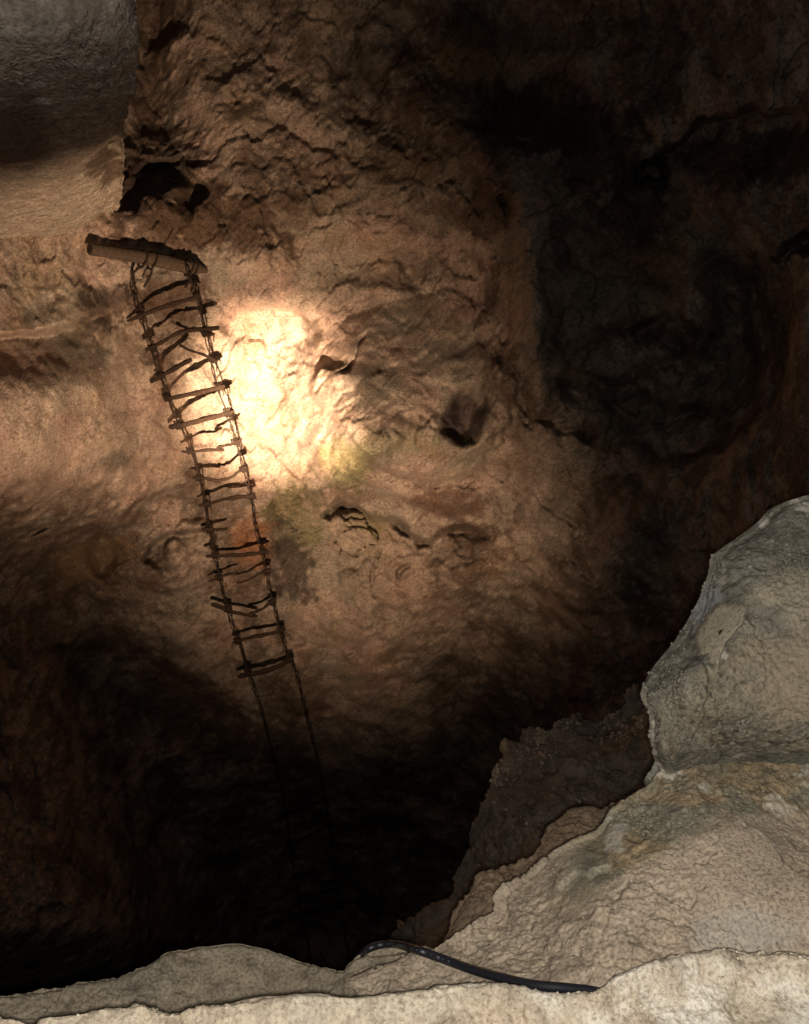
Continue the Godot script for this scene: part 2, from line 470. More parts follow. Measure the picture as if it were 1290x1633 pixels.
	stains_and_shade = [
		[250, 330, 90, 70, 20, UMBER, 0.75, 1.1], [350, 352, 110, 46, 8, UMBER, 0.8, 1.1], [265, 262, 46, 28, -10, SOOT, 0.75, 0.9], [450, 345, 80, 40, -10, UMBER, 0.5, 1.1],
		[245, 90, 34, 160, 4, UMBER, 0.7, 0.7],  # shade of the deep slit beside the hanging rock, painted on
		[560, 300, 150, 56, 10, UMBER, 0.35, 1.2], [680, 275, 110, 40, 15, UMBER, 0.35, 1.2], [780, 335, 50, 40, 20, UMBER, 0.7, 0.9], [690, 350, 60, 30, 0, UMBER, 0.35, 1.2],
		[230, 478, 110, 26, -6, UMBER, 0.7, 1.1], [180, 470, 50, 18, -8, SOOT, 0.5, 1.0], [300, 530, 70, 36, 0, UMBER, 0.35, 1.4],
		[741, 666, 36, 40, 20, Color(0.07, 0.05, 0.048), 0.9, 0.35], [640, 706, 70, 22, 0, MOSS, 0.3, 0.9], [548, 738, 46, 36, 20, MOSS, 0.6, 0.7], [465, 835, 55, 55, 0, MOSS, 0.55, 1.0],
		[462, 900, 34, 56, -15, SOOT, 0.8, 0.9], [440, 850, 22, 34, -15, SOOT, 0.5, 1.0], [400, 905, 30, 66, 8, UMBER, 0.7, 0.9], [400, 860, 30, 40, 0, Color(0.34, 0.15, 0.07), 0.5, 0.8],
		[710, 800, 60, 26, 8, Color(0.12, 0.07, 0.05), 0.75, 1.0], [745, 850, 50, 16, 0, UMBER, 0.6, 0.9], [580, 835, 36, 18, 0, MOSS, 0.4, 0.6],  # the UMBER one paints the shadow below the lip
		[640, 960, 80, 80, 0, UMBER, 0.3, 1.3], [812, 600, 22, 60, 0, UMBER, 0.35, 1.2], [830, 720, 30, 60, 10, UMBER, 0.35, 1.2],
		[842, 430, 22, 120, -4, Color(0.40, 0.345, 0.29), 0.5, 1.1],
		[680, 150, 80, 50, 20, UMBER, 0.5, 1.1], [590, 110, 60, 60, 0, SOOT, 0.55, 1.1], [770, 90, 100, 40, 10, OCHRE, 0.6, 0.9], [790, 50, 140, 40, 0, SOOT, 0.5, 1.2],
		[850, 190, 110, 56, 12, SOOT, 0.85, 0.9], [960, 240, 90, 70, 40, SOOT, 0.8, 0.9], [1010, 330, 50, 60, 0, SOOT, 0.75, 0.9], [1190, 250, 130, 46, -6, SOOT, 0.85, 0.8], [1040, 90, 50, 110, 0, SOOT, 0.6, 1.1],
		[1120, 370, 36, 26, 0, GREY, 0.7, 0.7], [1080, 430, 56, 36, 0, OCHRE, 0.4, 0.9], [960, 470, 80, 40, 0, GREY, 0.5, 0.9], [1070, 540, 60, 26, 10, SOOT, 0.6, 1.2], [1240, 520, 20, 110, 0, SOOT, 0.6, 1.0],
		[150, 960, 110, 90, 0, UMBER, 0.45, 1.2], [60, 880, 110, 60, 0, UMBER, 0.5, 1.2], [180, 740, 26, 16, -20, SOOT, 0.4, 1.2], [100, 790, 110, 30, 10, UMBER, 0.35, 1.3], [150, 890, 60, 30, -20, OCHRE, 0.4, 0.9],  # first two paint the shade of the recess below the left bulge
		[300, 1130, 110, 50, 30, UMBER, 0.5, 1.1], [480, 1100, 40, 60, 0, UMBER, 0.5, 1.1],  # darkness of the shaft put into the rock colour
	]

func near_of(list: Array, x0: float, y0: float, x1: float, y1: float, box: Callable) -> Array:
	var o := []
	for f in list:
		var b: Rect2 = box.call(f)
		if b.intersects(Rect2(x0, y0, x1 - x0, y1 - y0)): o.append(f)
	return o

func feature_box(f: Array) -> Rect2:
	var b := Rect2(f[1][0], Vector2.ZERO)
	for q in f[1]: b = b.expand(q)
	return b.grow(f[3] + 2.0)

func patch_box(s: Array) -> Rect2:
	var r := maxf(s[2], s[3]) * 1.95
	return Rect2(s[0] - r, s[1] - r, r * 2, r * 2)

func wall_point(u: float, v: float, near: Array) -> Vector3:
	var r := base_r(u, v)
	var d := bearing(u, v).normalized()
	var p := EYE + d * r
	var w: float = N.warp.get_noise_3dv(p * 0.35)
	var pp := p * 0.4 + Vector3(w, w * 0.6, -w) * 0.08
	var f1: float = N.fleck.get_noise_3dv(p * 0.13)
	var f2: float = N.fleck.get_noise_3dv(p * 0.13 + Vector3(7, 1, 4))
	var h := 0.0
	if near: h = local_relief(u + 12.0 * f1, v + 12.0 * f2, near, N.fleck.get_noise_3dv(p * 0.16 + Vector3(2, 9, 9)))
	h += 0.20 * N.broad.get_noise_3dv(pp * 0.8)
	var vn: float = N.vein.get_noise_3dv(pp * 1.6)
	h += 0.045 * (0.5 - soft(0.0, 0.5, absf(vn)))  * soft(-0.2, 0.3, N.patch.get_noise_3dv(p * 0.25))
	h += 0.035 * soft(-0.1, 0.16, N.vein.get_noise_3dv(pp * 2.3 + Vector3(3, 8, 1)))
	var rough := 1.0 - 0.75 * (1.0 - soft(0.6, 1.15, Vector2((u - 60.0) / 260.0, (v - 640.0) / 170.0).length()))   # water-worn bulge beside the ladder
	rough *= 1.0 - 0.6 * (1.0 - soft(0.7, 1.1, Vector2((u - 650.0) / 130.0, (v - 570.0) / 120.0).length()))   # and the rounded boss
	h += 0.034 * N.grain.get_noise_3dv(pp * 0.9) * rough
	h += 0.020 * N.grain.get_noise_3dv(pp * 3.1) * rough
	h += 0.011 * N.grit.get_noise_3dv(pp * 1.6) * rough
	h += 0.005 * N.grit.get_noise_3dv(p * 1.5) * rough
	h -= 0.05 * soft(0.72, 0.25, N.pit.get_noise_3dv(p) + 1.0) * soft(0.0, 0.25, N.patch.get_noise_3dv(p * 0.35 + Vector3(1, 6, 3))) * rough
	h += 0.055 * (soft(-0.025, 0.03, N.vein.get_noise_3dv(p * 0.6 + Vector3(11, 2, 5))) - 0.5) * rough
	h += 0.035 * (soft(-0.02, 0.025, N.vein.get_noise_3dv(p * 1.7 + Vector3(1, 12, 5))) - 0.5) * rough
	return EYE + d * (r - h)

var wall_far := PackedFloat32Array()

func clear_r(u: float, v: float, span: int) -> float:   # nearest rock within a few chart units
	var nu := gx.size()
	var i := gx.bsearch(u)
	var j := gy.bsearch(v)
	var m := 1e9
	for b in range(maxi(j - span, 0), mini(j + span + 1, gy.size())):
		for a in range(maxi(i - span, 0), mini(i + span + 1, nu)):
			m = minf(m, wall_far[b * nu + a])
	return m

const STRIP := 20
var strips := []
var lock := Mutex.new()

func wall_strip(k: int) -> void:   # one band of rows of the wall, built on a worker thread
	var nu := gx.size()
	var ja := k * STRIP
	var jb := mini(ja + STRIP, gy.size())
	var pos := PackedVector3Array()
	var col := PackedColorArray()
	pos.resize(nu * (jb - ja))
	col.resize(nu * (jb - ja))
	for ia in range(0, nu, 24):
		var ib := mini(ia + 24, nu)
		var fs := near_of(features, gx[ia] - 24.0, gy[ja] - 24.0, gx[ib - 1] + 24.0, gy[jb - 1] + 24.0, feature_box)
		var ss := near_of(stains_and_shade, gx[ia], gy[ja], gx[ib - 1], gy[jb - 1], patch_box)
		for j in range(ja, jb):
			for i in range(ia, ib):
				var p := wall_point(gx[i], gy[j], fs)
				pos[(j - ja) * nu + i] = p
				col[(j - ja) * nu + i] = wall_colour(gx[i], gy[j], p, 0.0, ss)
	lock.lock()
	strips[k] = [pos, col]
	lock.unlock()

func build_wall() -> void:
	gx = axis(-30, SW + 30, 2.9, -3600, SW + 3600, 1.16)
	gy = axis(-30, 1570, 2.9, -3600, 3600, 1.16)
	var nu := gx.size()
	var nv := gy.size()
	var pos := PackedVector3Array()
	pos.resize(nu * nv)
	wall_far.resize(nu * nv)
	var col := PackedColorArray()
	col.resize(nu * nv)
	strips.resize((nv + STRIP - 1) / STRIP)
	var job := WorkerThreadPool.add_group_task(wall_strip, strips.size(), -1, true)
	WorkerThreadPool.wait_for_group_task_completion(job)
	for k in strips.size():
		var sp: PackedVector3Array = strips[k][0]
		var sc: PackedColorArray = strips[k][1]
		for q in sp.size():
			pos[k * STRIP * nu + q] = sp[q]
			col[k * STRIP * nu + q] = sc[q]
			wall_far[k * STRIP * nu + q] = sp[q].distance_to(EYE)
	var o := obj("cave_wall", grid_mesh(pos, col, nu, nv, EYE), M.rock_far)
	tag(o, "rough limestone back wall of the cave, warmly lit round the ladder", "", "", "structure")
	# the vault that closes the cave behind the station
	var n2 := 72
	var m2 := 48
	var p2 := PackedVector3Array()
	var c2 := PackedColorArray()
	for j in m2:
		var th := lerpf(deg_to_rad(62), PI, float(j) / (m2 - 1))
		for i in n2:
			var ph := TAU * i / (n2 - 1)
			var d := vfwd * cos(th) + (vright * cos(ph) + vup * sin(ph)) * sin(th)
			var ang: Vector3 = d
			var r: float = 5.7 + 0.9 * N.broad.get_noise_3dv(ang * 2.0) + 0.2 * N.grain.get_noise_3dv(ang * 0.6)
			var p := EYE + d * r
			p2.append(p)
			c2.append(mottled(p * 0.42, BEIGE, GREY, UMBER, 0.4))
	var o2 := obj("cave_vault", grid_mesh(p2, c2, n2, m2, EYE), M.rock_far)
	tag(o2, "rough limestone vault closing the cave behind the ledge", "", "", "structure")

# ---------------------------------------------------------------- materials
func ramp(stops: Array) -> Gradient:
	var g := Gradient.new()
	g.offsets = PackedFloat32Array(stops.map(func(s): return s[0]))
	g.colors = PackedColorArray(stops.map(func(s): return s[1]))
	return g

func ntex(n: FastNoiseLite, size: int, g: Gradient = null) -> NoiseTexture2D:
	var t := NoiseTexture2D.new()
	t.width = size
	t.height = size
	t.seamless = true
	t.noise = n
	if g: t.color_ramp = g
	return t

func rock_material(scale: float, bump: float, sd: int) -> StandardMaterial3D:
	var m := StandardMaterial3D.new()
	m.vertex_color_use_as_albedo = true
	m.roughness = 0.92
	m.metallic_specular = 0.3
	if bump <= 0.0: return m
	m.uv1_triplanar = true
	m.uv1_world_triplanar = true
	m.uv1_scale = Vector3.ONE * scale
	var a := noise("a%d" % sd, 0.05, 6, sd)
	a.fractal_gain = 0.72
	m.albedo_texture = ntex(a, 1024, ramp([[0.0, Color(0.42, 0.40, 0.38)], [0.3, Color(0.70, 0.685, 0.67)], [0.5, Color(0.92, 0.91, 0.90)], [0.72, Color(1, 1, 1)], [1.0, Color(1, 1, 1)]]))
	var b := noise("b%d" % sd, 0.09, 6, sd + 5)
	b.fractal_gain = 0.68
	m.heightmap_enabled = true
	m.heightmap_texture = ntex(b, 1024)
	m.heightmap_scale = bump
	return m

func plain_mat(c: Color, rough: float, spec := 0.5, metal := 0.0) -> StandardMaterial3D:
	var m := StandardMaterial3D.new()
	m.albedo_color = c.linear_to_srgb()
	m.roughness = rough
	m.metallic_specular = spec
	m.metallic = metal
	return m

func make_materials() -> void:
	noise("broad", 0.9, 4, 11)
	noise("grain", 7.0, 4, 12)
	noise("grit", 42.0, 3, 13)
	noise("warp", 1.6, 2, 14)
	noise("patch", 2.2, 3, 15)
	noise("fleck", 16.0, 3, 16)
	noise("vein", 1.5, 5, 17)
	noise("bark", 1.0, 3, 18)
	var k := noise("knob", 38.0, 1, 19, FastNoiseLite.TYPE_CELLULAR)
	k.cellular_return_type = FastNoiseLite.RETURN_DISTANCE
	var cr := noise("crumb", 105.0, 1, 23, FastNoiseLite.TYPE_CELLULAR)
	cr.cellular_return_type = FastNoiseLite.RETURN_DISTANCE
	var pt := noise("pit", 5.0, 1, 29, FastNoiseLite.TYPE_CELLULAR)
	pt.cellular_return_type = FastNoiseLite.RETURN_DISTANCE
	M.rock_far = rock_material(0.6, 1.1, 31)
	M.rock_near = rock_material(2.6, 0.10, 41)
	M.knobs = plain_mat(Color(0.36, 0.32, 0.25), 0.9, 0.3)
	M.knobs.vertex_color_use_as_albedo = true
	M.knobs.albedo_color = Color.WHITE
	var wood := plain_mat(Color(0.055, 0.037, 0.026), 0.85, 0.3)
	wood.uv1_triplanar = true
	wood.uv1_scale = Vector3(3, 14, 3)
	wood.albedo_texture = ntex(noise("w1", 0.02, 5, 51), 512, ramp([[0.0, Color(0.35, 0.3, 0.27)], [0.5, Color(0.8, 0.76, 0.72)], [1.0, Color(1, 1, 1)]]))
	wood.heightmap_enabled = true
	wood.heightmap_texture = ntex(noise("w2", 0.03, 5, 52), 512)
	wood.heightmap_scale = 0.6
	M.wood = wood
	var pole: StandardMaterial3D = wood.duplicate()
	pole.albedo_color = Color(0.135, 0.105, 0.082).linear_to_srgb()
	M.pole = pole
	M.wire = plain_mat(Color(0.022, 0.014, 0.010), 0.8, 0.3)
	var rubber := plain_mat(Color(0.012, 0.0125, 0.017), 0.42, 0.5)
	M.rubber = rubber
	M.print = plain_mat(Color(0.10, 0.105, 0.125), 0.7)
	M.metal = plain_mat(Color(0.05, 0.05, 0.05), 0.5, 0.5, 0.3)
	M.glass_face = plain_mat(Color(0.02, 0.02, 0.02), 0.2)

func glow(c: Color, e: float) -> StandardMaterial3D:
	var m := plain_mat(Color(0.8, 0.8, 0.8), 0.5)
	m.emission_enabled = true
	m.emission = c
	m.emission_energy_multiplier = e
	return m

# ---------------------------------------------------------------- foreground rock
func knobs_on(grid: Array, want: Callable, count: int, size: Vector2, colour: Color) -> ArrayMesh:
	# cave popcorn: small rounded nodules sitting on the sheet
	var pos: PackedVector3Array = grid[1]
	var nu: int = grid[2]
	var nv: int = grid[3]
	var V3 := PackedVector3Array()
	var NN := PackedVector3Array()
	var CC := PackedColorArray()
	var II := PackedInt32Array()
	var made := 0
	var tries := 0
	while made < count and tries < count * 30:
		tries += 1
		var i := rng.randi_range(2, nu - 3)
		var j := rng.randi_range(2, nv - 3)
		var p := pos[j * nu + i]
		if rng.randf() > want.call(p): continue
		made += 1
		var n := (pos[(j + 2) * nu + i] - pos[(j - 2) * nu + i]).cross(pos[j * nu + i + 2] - pos[j * nu + i - 2]).normalized()
		if n.dot(EYE - p) < 0.0: n = -n
		var a := n.cross(Vector3(0.3, 0.9, 0.2)).normalized()
		var b := n.cross(a)
		var r := lerpf(size.x, size.y, pow(rng.randf(), 2.2))
		var c := colour * rng.randf_range(0.75, 1.25)
		var base := V3.size()
		var rings := [[0.0, 1.0], [0.62, 0.78], [0.98, 0.15], [0.8, -0.5]]
		for q in rings.size():
			var cnt := 1 if q == 0 else 7
			for s in cnt:
				var t := TAU * s / cnt + q * 0.4
				var k := r * (1.0 + rng.randf_range(-0.35, 0.3))
				var d: Vector3 = (a * cos(t) + b * sin(t)) * rings[q][0] + n * rings[q][1]
				V3.append(p + d * k)
				NN.append(d.normalized())
				CC.append(c)
		for s in 7:
			var s2 := (s + 1) % 7
			II.append_array([base, base + 1 + s2, base + 1 + s])
			for q in 2:
				var u := base + 1 + q * 7
				II.append_array([u + s, u + s2, u + 7 + s, u + s2, u + 7 + s2, u + 7 + s])
	var arr := []
	arr.resize(Mesh.ARRAY_MAX)
	arr[Mesh.ARRAY_VERTEX] = V3
	arr[Mesh.ARRAY_NORMAL] = NN
	arr[Mesh.ARRAY_COLOR] = CC
	arr[Mesh.ARRAY_INDEX] = II
	var m := ArrayMesh.new()
	m.add_surface_from_arrays(Mesh.PRIMITIVE_TRIANGLES, arr)
	return m

func shift(row: Array, du: float, dv: float, z: float, grow := 0.0) -> Array:
	var o := []
	for q in row: o.append([q[0] + du, q[1] + dv, q[2] + z + grow * q[2]])
	return o

func rocks() -> void:
	var up := EYE + Vector3(0, 3, 1)
	# --- near ledge at the photographer's feet
	var lip := [[-120, 1636, 0.99], [0, 1624, 0.99], [50, 1632, 0.985], [68, 1622, 0.985], [175, 1612, 0.99], [222, 1605, 0.99], [242, 1615, 0.99], [270, 1622, 0.985], [330, 1612, 0.99], [400, 1604, 1.0], [470, 1598, 1.0], [530, 1593, 1.005], [580, 1594, 1.01], [690, 1587, 1.02], [740, 1581, 1.03], [830, 1582, 1.03], [856, 1591, 1.02], [945, 1590, 1.02], [985, 1562, 1.03], [1100, 1531, 1.05], [1150, 1523, 1.05], [1190, 1526, 1.05], [1240, 1530, 1.04], [1290, 1537, 1.03], [1420, 1546, 1.0]]
	var r0 := []
	var r1 := []
	for q in lip:
		var p := at(q[0], q[1], q[2])
		r0.append(Vector3(p.x * 1.4, 0.12, 1.1))
		r1.append(Vector3(p.x * 1.05, lerpf(p.y, 0.1, 0.35) + 0.02, p.z * 0.45))
	var r1b := shift(lip, 0, 110, -0.055)
	var near_tint := func(p: Vector3, h: float) -> Color:
		var c := mottled(p * 1.6, Color(0.52, 0.455, 0.355), Color(0.46, 0.385, 0.29), Color(0.24, 0.195, 0.145), 0.4)
		c = c.lerp(CHALK, 0.8 * soft(0.15, 0.4, N.vein.get_noise_3dv(p * 3.1)))
		return c
	var g := loft([r0, r1, r1b, shift(lip, 0, 14, -0.012), lip, shift(lip, 0, 26, 0.03), shift(lip, 0, 240, 0.16)], 620, [8, 26, 70, 24, 14, 10], [0.010, 0.011, 0.005], near_tint, up)
	var led := obj("rock_ledge", g[0], M.rock_near)
	obj("loose_grit", knobs_on(g, func(p: Vector3) -> float: return soft(-0.1, 0.3, N.patch.get_noise_3dv(p * 3.0)) * soft(1.0, 0.6, p.z * -1.0 + 0.2) + 0.05, 900, Vector2(0.0008, 0.0026), Color(0.46, 0.40, 0.31)), M.knobs, led).set_meta("kind", "stuff")
	tag(led, "pale cream rock ledge at the foot of the picture, brightly lit by flash", "", "", "structure")

	# --- grey ledge behind it, on the left, running into the notch
	var lip2 := [[-160, 1604, 1.408], [0, 1593, 1.408], [60, 1584, 1.426], [140, 1574, 1.443], [200, 1561, 1.461], [240, 1545, 1.478], [255, 1531, 1.496], [290, 1520, 1.514], [370, 1512, 1.531], [420, 1518, 1.531], [480, 1537, 1.496], [542, 1552, 1.461], [556, 1540, 1.461], [580, 1524, 1.478], [620, 1520, 1.478], [700, 1516, 1.461], [800, 1530, 1.408], [900, 1560, 1.32]]
	var grey_tint := func(p: Vector3, h: float) -> Color:
		return mottled(p * 1.4, Color(0.34, 0.285, 0.21), Color(0.27, 0.235, 0.18), Color(0.14, 0.115, 0.085), 0.45)
	g = loft([shift(lip2, 0, 330, -0.35), shift(lip2, 0, 120, -0.12), shift(lip2, 0, 22, -0.03), lip2, shift(lip2, 0, 26, 0.06), shift(lip2, 0, 190, 0.6), shift(lip2, 0, 250, 1.4), shift(lip2, 0, 700, 1.9), shift(lip2, 0, 1600, 2.3)], 420, [12, 60, 26, 14, 14, 10, 8, 8], [0.012, 0.011, 0.004], grey_tint, up)
	slope_pts = g[1]
	led = obj("rock_ledge", g[0], M.rock_near)
	tag(led, "dull grey-brown rock ledge beyond the pale one, above the dark shaft", "", "", "structure")

	# --- slope on the right
	var edge := [[560, 1572, 1.245], [640, 1540, 1.262], [708, 1509, 1.28], [745, 1482, 1.298], [794, 1460, 1.315], [800, 1427, 1.333], [843, 1399, 1.35], [880, 1365, 1.368], [922, 1344, 1.377], [953, 1332, 1.381], [984, 1292, 1.394], [1027, 1261, 1.412], [1060, 1228, 1.43], [1120, 1190, 1.456], [1250, 1150, 1.478], [1420, 1110, 1.5]]
	var mid := [[620, 1640, 1.166], [720, 1600, 1.174], [800, 1565, 1.183], [850, 1535, 1.192], [890, 1510, 1.201], [910, 1480, 1.214], [940, 1450, 1.223], [960, 1425, 1.236], [990, 1405, 1.245], [1010, 1390, 1.254], [1035, 1365, 1.267], [1075, 1338, 1.28], [1115, 1306, 1.298], [1165, 1294, 1.311], [1290, 1304, 1.315], [1440, 1300, 1.306]]
	var low := [[680, 1740, 1.06], [800, 1700, 1.069], [880, 1660, 1.078], [930, 1630, 1.086], [970, 1600, 1.095], [1000, 1575, 1.104], [1030, 1550, 1.113], [1060, 1530, 1.122], [1090, 1510, 1.13], [1110, 1495, 1.139], [1140, 1480, 1.144], [1180, 1465, 1.148], [1220, 1455, 1.148], [1270, 1450, 1.148], [1340, 1450, 1.139], [1480, 1450, 1.122]]
	var slope_tint := func(p: Vector3, h: float) -> Color:
		var c := mottled(p * 1.5, Color(0.42, 0.345, 0.26), Color(0.37, 0.30, 0.225), Color(0.22, 0.175, 0.13), 0.4)
		var q := chart(p)
		var rag: float = N.fleck.get_noise_3dv(p * 0.5) * 26.0 + N.vein.get_noise_3dv(p * 3.0) * 26.0
		# the grey-green rubble band between the pale dusty slab and the boulder
		var line := 1392.0 - (q.x - 995.0) * 0.52 if q.x < 1150.0 else 1303.0
		if q.y < line + 60.0:
			c = c.lerp(mottled(p * 2.0, Color(0.25, 0.235, 0.175), Color(0.33, 0.25, 0.15), Color(0.12, 0.11, 0.09), 0.6), soft(-12, 14, line - q.y + rag) * soft(850, 960, q.x + rag * 2.0))
		if q.x > 980.0:
			c = c.lerp(Color(0.47, 0.385, 0.295), 0.6 * soft(-10, 16, q.y - line + rag) * (1.0 - soft(1440, 1500, q.y + rag)))
			c = c.lerp(Color(0.42, 0.39, 0.34), 0.6 * soft(-0.3, 0.3, 1.0 - Vector2((q.x - 1185.0) / 90.0, (q.y - 1490.0) / 38.0).length() + rag * 0.02))
		c = c.lerp(OCHRE * 1.25, 0.45 * soft(-0.3, 0.3, 1.0 - Vector2((q.x - 1100.0) / 55.0, (q.y - 1275.0) / 13.0).length() + rag * 0.025))
		return c.lerp(CHALK, 0.5 * soft(0.36, 0.5, N.vein.get_noise_3dv(p * 4.3) + 0.12 * N.fleck.get_noise_3dv(p * 2.0)))
	g = loft([shift(low, 40, 140, -0.06), low, mid, shift(edge, 6, 10, -0.012), edge, shift(edge, 10, 22, 0.04), shift(edge, 40, 260, 0.25)], 520, [40, 110, 90, 12, 10, 8], [0.028, 0.014, 0.006], slope_tint, EYE + Vector3(-0.5, 2, 0))
	slope_pts.append_array(g[1])
	var slope := thing("rock_slope", "dusty beige rock slope rising beside the black hose to the grey boulder", "rock")
	obj("rock_face", g[0], M.rock_near, slope)
	obj("loose_grit", knobs_on(g, func(p: Vector3) -> float: return 0.1 + soft(0.0, 0.3, N.patch.get_noise_3dv(p * 4.0)), 900, Vector2(0.0006, 0.0022), Color(0.30, 0.245, 0.185)), M.knobs, slope).set_meta("kind", "stuff")
	var kn := obj("crust_nodules", knobs_on(g, func(p: Vector3) -> float:
		var q := chart(p)
		return (1.0 if q.y < 1400.0 - (q.x - 995.0) * 0.5 else 0.12) * soft(-0.1, 0.3, N.patch.get_noise_3dv(p * 2.0)), 800, Vector2(0.0010, 0.0030), Color(0.25, 0.21, 0.155)), M.knobs, slope)
	kn.set_meta("kind", "stuff")

	# --- brown ridge just beyond the slope
	var e2 := [[640, 1560, 1.5], [700, 1520, 1.54], [714, 1498, 1.58], [726, 1469, 1.62], [763, 1420, 1.66], [806, 1390, 1.708], [852, 1374, 1.756], [880, 1332, 1.82], [922, 1305, 1.86], [962, 1307, 1.86], [1010, 1290, 1.9], [1080, 1250, 1.9]]
	var ridge_tint := func(p: Vector3, h: float) -> Color:
		return mottled(p * 1.3, Color(0.27, 0.19, 0.125), Color(0.22, 0.165, 0.115), Color(0.12, 0.09, 0.065), 0.45)
	g = loft([shift(e2, 90, 200, -0.2), shift(e2, 30, 50, -0.07), e2, shift(e2, 14, 24, 0.08), shift(e2, 60, 300, 0.5)], 240, [24, 50, 12, 8], [0.05, 0.02, 0.004], ridge_tint, EYE)
	var rid := thing("rock_ridge", "low brown rock ridge showing just behind the edge of the dusty slope", "rock")
	obj("rock_face", g[0], M.rock_near, rid)

	# --- dark outcrop standing over the shaft
	var e3 := [[470, 1640, 4.42], [560, 1520, 4.42], [622, 1474, 4.44], [702, 1439, 4.47], [733, 1378, 4.53], [751, 1322, 4.59], [775, 1258, 4.64], [784, 1232, 4.69], [797, 1218, 4.73], [838, 1177, 4.81], [884, 1154, 4.88], [908, 1133, 4.97], [960, 1137, 4.97], [1040, 1080, 5.08], [1160, 1000, 5.19]]
	var in3 := [[600, 1720, 3.65], [680, 1600, 3.65], [730, 1540, 3.67], [780, 1500, 3.7], [810, 1450, 3.76], [830, 1410, 3.81], [850, 1370, 3.87], [865, 1340, 3.92], [880, 1315, 3.98], [910, 1285, 4.07], [945, 1260, 4.14], [975, 1240, 4.22], [1020, 1230, 4.25], [1090, 1180, 4.31], [1200, 1100, 4.42]]
	var crop_tint := func(p: Vector3, h: float) -> Color:
		var c := mottled(p * 0.8, Color(0.31, 0.25, 0.195), Color(0.25, 0.205, 0.165), Color(0.12, 0.095, 0.075), 0.6)
		return c.lerp(Color(0.38, 0.31, 0.23), 0.6 * soft(0.12, 0.4, N.vein.get_noise_3dv(p * 1.6)))
	g = loft([shift(in3, 160, 200, -0.5), in3, shift(e3, 34, 30, -0.16), e3, shift(e3, 26, 24, 0.14), shift(e3, 160, 200, 0.9)], 360, [30, 90, 26, 12, 8], [0.14, 0.05, 0.02], crop_tint, EYE)
	var crop := thing("rock_outcrop", "dark brown knobbly outcrop overhanging the black shaft below the boulder", "rock")
	obj("rock_face", g[0], M.rock_near, crop)
	kn = obj("crust_nodules", knobs_on(g, func(p: Vector3) -> float:
		var q := chart(p)
		var e := seg_far(q, V([[782, 1237], [797, 1219], [838, 1179], [884, 1156], [908, 1136], [960, 1140], [1040, 1120]]))
		return (1.0 - soft(4, 60, e.x)) * soft(-0.2, 0.25, N.patch.get_noise_3dv(p * 1.5)) + 0.02, 900, Vector2(0.005, 0.015), Color(0.40, 0.32, 0.24)), M.knobs, crop)
	kn.set_meta("kind", "stuff")

	# --- grey boulder
	var e4 := [[1044, 1290, 1.62], [1036, 1252, 1.52], [1052, 1224, 1.45], [1043, 1192, 1.371], [1042, 1146, 1.382], [1031, 1118, 1.388], [1034, 1096, 1.399], [1052, 1064, 1.417], [1089, 1018, 1.439], [1121, 963, 1.462], [1139, 913, 1.485], [1143, 890, 1.496], [1167, 871, 1.508], [1212, 839, 1.531], [1240, 812, 1.542], [1290, 794, 1.565], [1400, 770, 1.599]]
	var i4 := [[1120, 1330, 1.6], [1110, 1270, 1.5], [1125, 1230, 1.43], [1120, 1195, 1.37], [1115, 1160, 1.33], [1105, 1130, 1.31], [1110, 1105, 1.303], [1130, 1080, 1.314], [1160, 1045, 1.331], [1190, 1005, 1.354], [1210, 965, 1.382], [1220, 940, 1.394], [1240, 920, 1.411], [1280, 890, 1.428], [1310, 870, 1.445], [1350, 850, 1.468], [1440, 830, 1.485]]
	var k4 := [[1330, 1420, 1.62], [1330, 1340, 1.56], [1340, 1290, 1.5], [1340, 1250, 1.44], [1340, 1220, 1.38], [1340, 1190, 1.33], [1345, 1160, 1.29], [1360, 1130, 1.28], [1375, 1100, 1.268], [1390, 1070, 1.28], [1400, 1040, 1.291], [1410, 1010, 1.303], [1420, 990, 1.314], [1440, 970, 1.325], [1460, 950, 1.343], [1490, 930, 1.354], [1560, 900, 1.371]]
	var bould_tint := func(p: Vector3, h: float) -> Color:
		var q := chart(p)
		var c := mottled(p * 1.2, Color(0.21, 0.195, 0.158), Color(0.165, 0.16, 0.133), Color(0.08, 0.074, 0.061), 0.5)
		var rag: float = N.fleck.get_noise_3dv(p * 0.5) * 0.9 + N.vein.get_noise_3dv(p * 2.4) * 1.1
		c = c.lerp(mottled(p * 3.0, Color(0.26, 0.225, 0.165), Color(0.20, 0.185, 0.14), Color(0.07, 0.065, 0.055), 0.85), soft(-0.3, 0.3, 1.0 - Vector2((q.x - 1180.0) / 190.0, (q.y - 1120.0) / 80.0).length() + rag))
		c = c.lerp(Color(0.29, 0.24, 0.175), 0.8 * soft(-0.3, 0.3, 1.0 - Vector2((q.x - 1260.0) / 90.0, (q.y - 1080.0) / 70.0).length() + rag * 0.7))
		c = c.lerp(Color(0.22, 0.225, 0.235), 0.7 * soft(-0.3, 0.3, 1.0 - Vector2((q.x - 1120.0) / 26.0, (q.y - 960.0) / 60.0).length() + rag * 0.5))
		c = c.lerp(Color(0.36, 0.315, 0.23), 0.7 * soft(-0.3, 0.3, 1.0 - Vector2((q.x - 1262.0) / 50.0, (q.y - 940.0) / 40.0).length() + rag * 0.8))
		return c.lerp(CHALK, 0.6 * soft(0.34, 0.5, N.vein.get_noise_3dv(p * 5.0)))
	g = loft([k4, i4, shift(e4, 20, 8, -0.04), e4, shift(e4, 10, 8, 0.06), shift(e4, 160, 120, 0.5)], 460, [120, 80, 26, 12, 10], [0.03, 0.010, 0.008], bould_tint, EYE)
	var bould := thing("boulder", "big rounded grey boulder crusted with small nodules above the dusty slope", "rock")
	obj("rock_face", g[0], M.rock_near, bould)
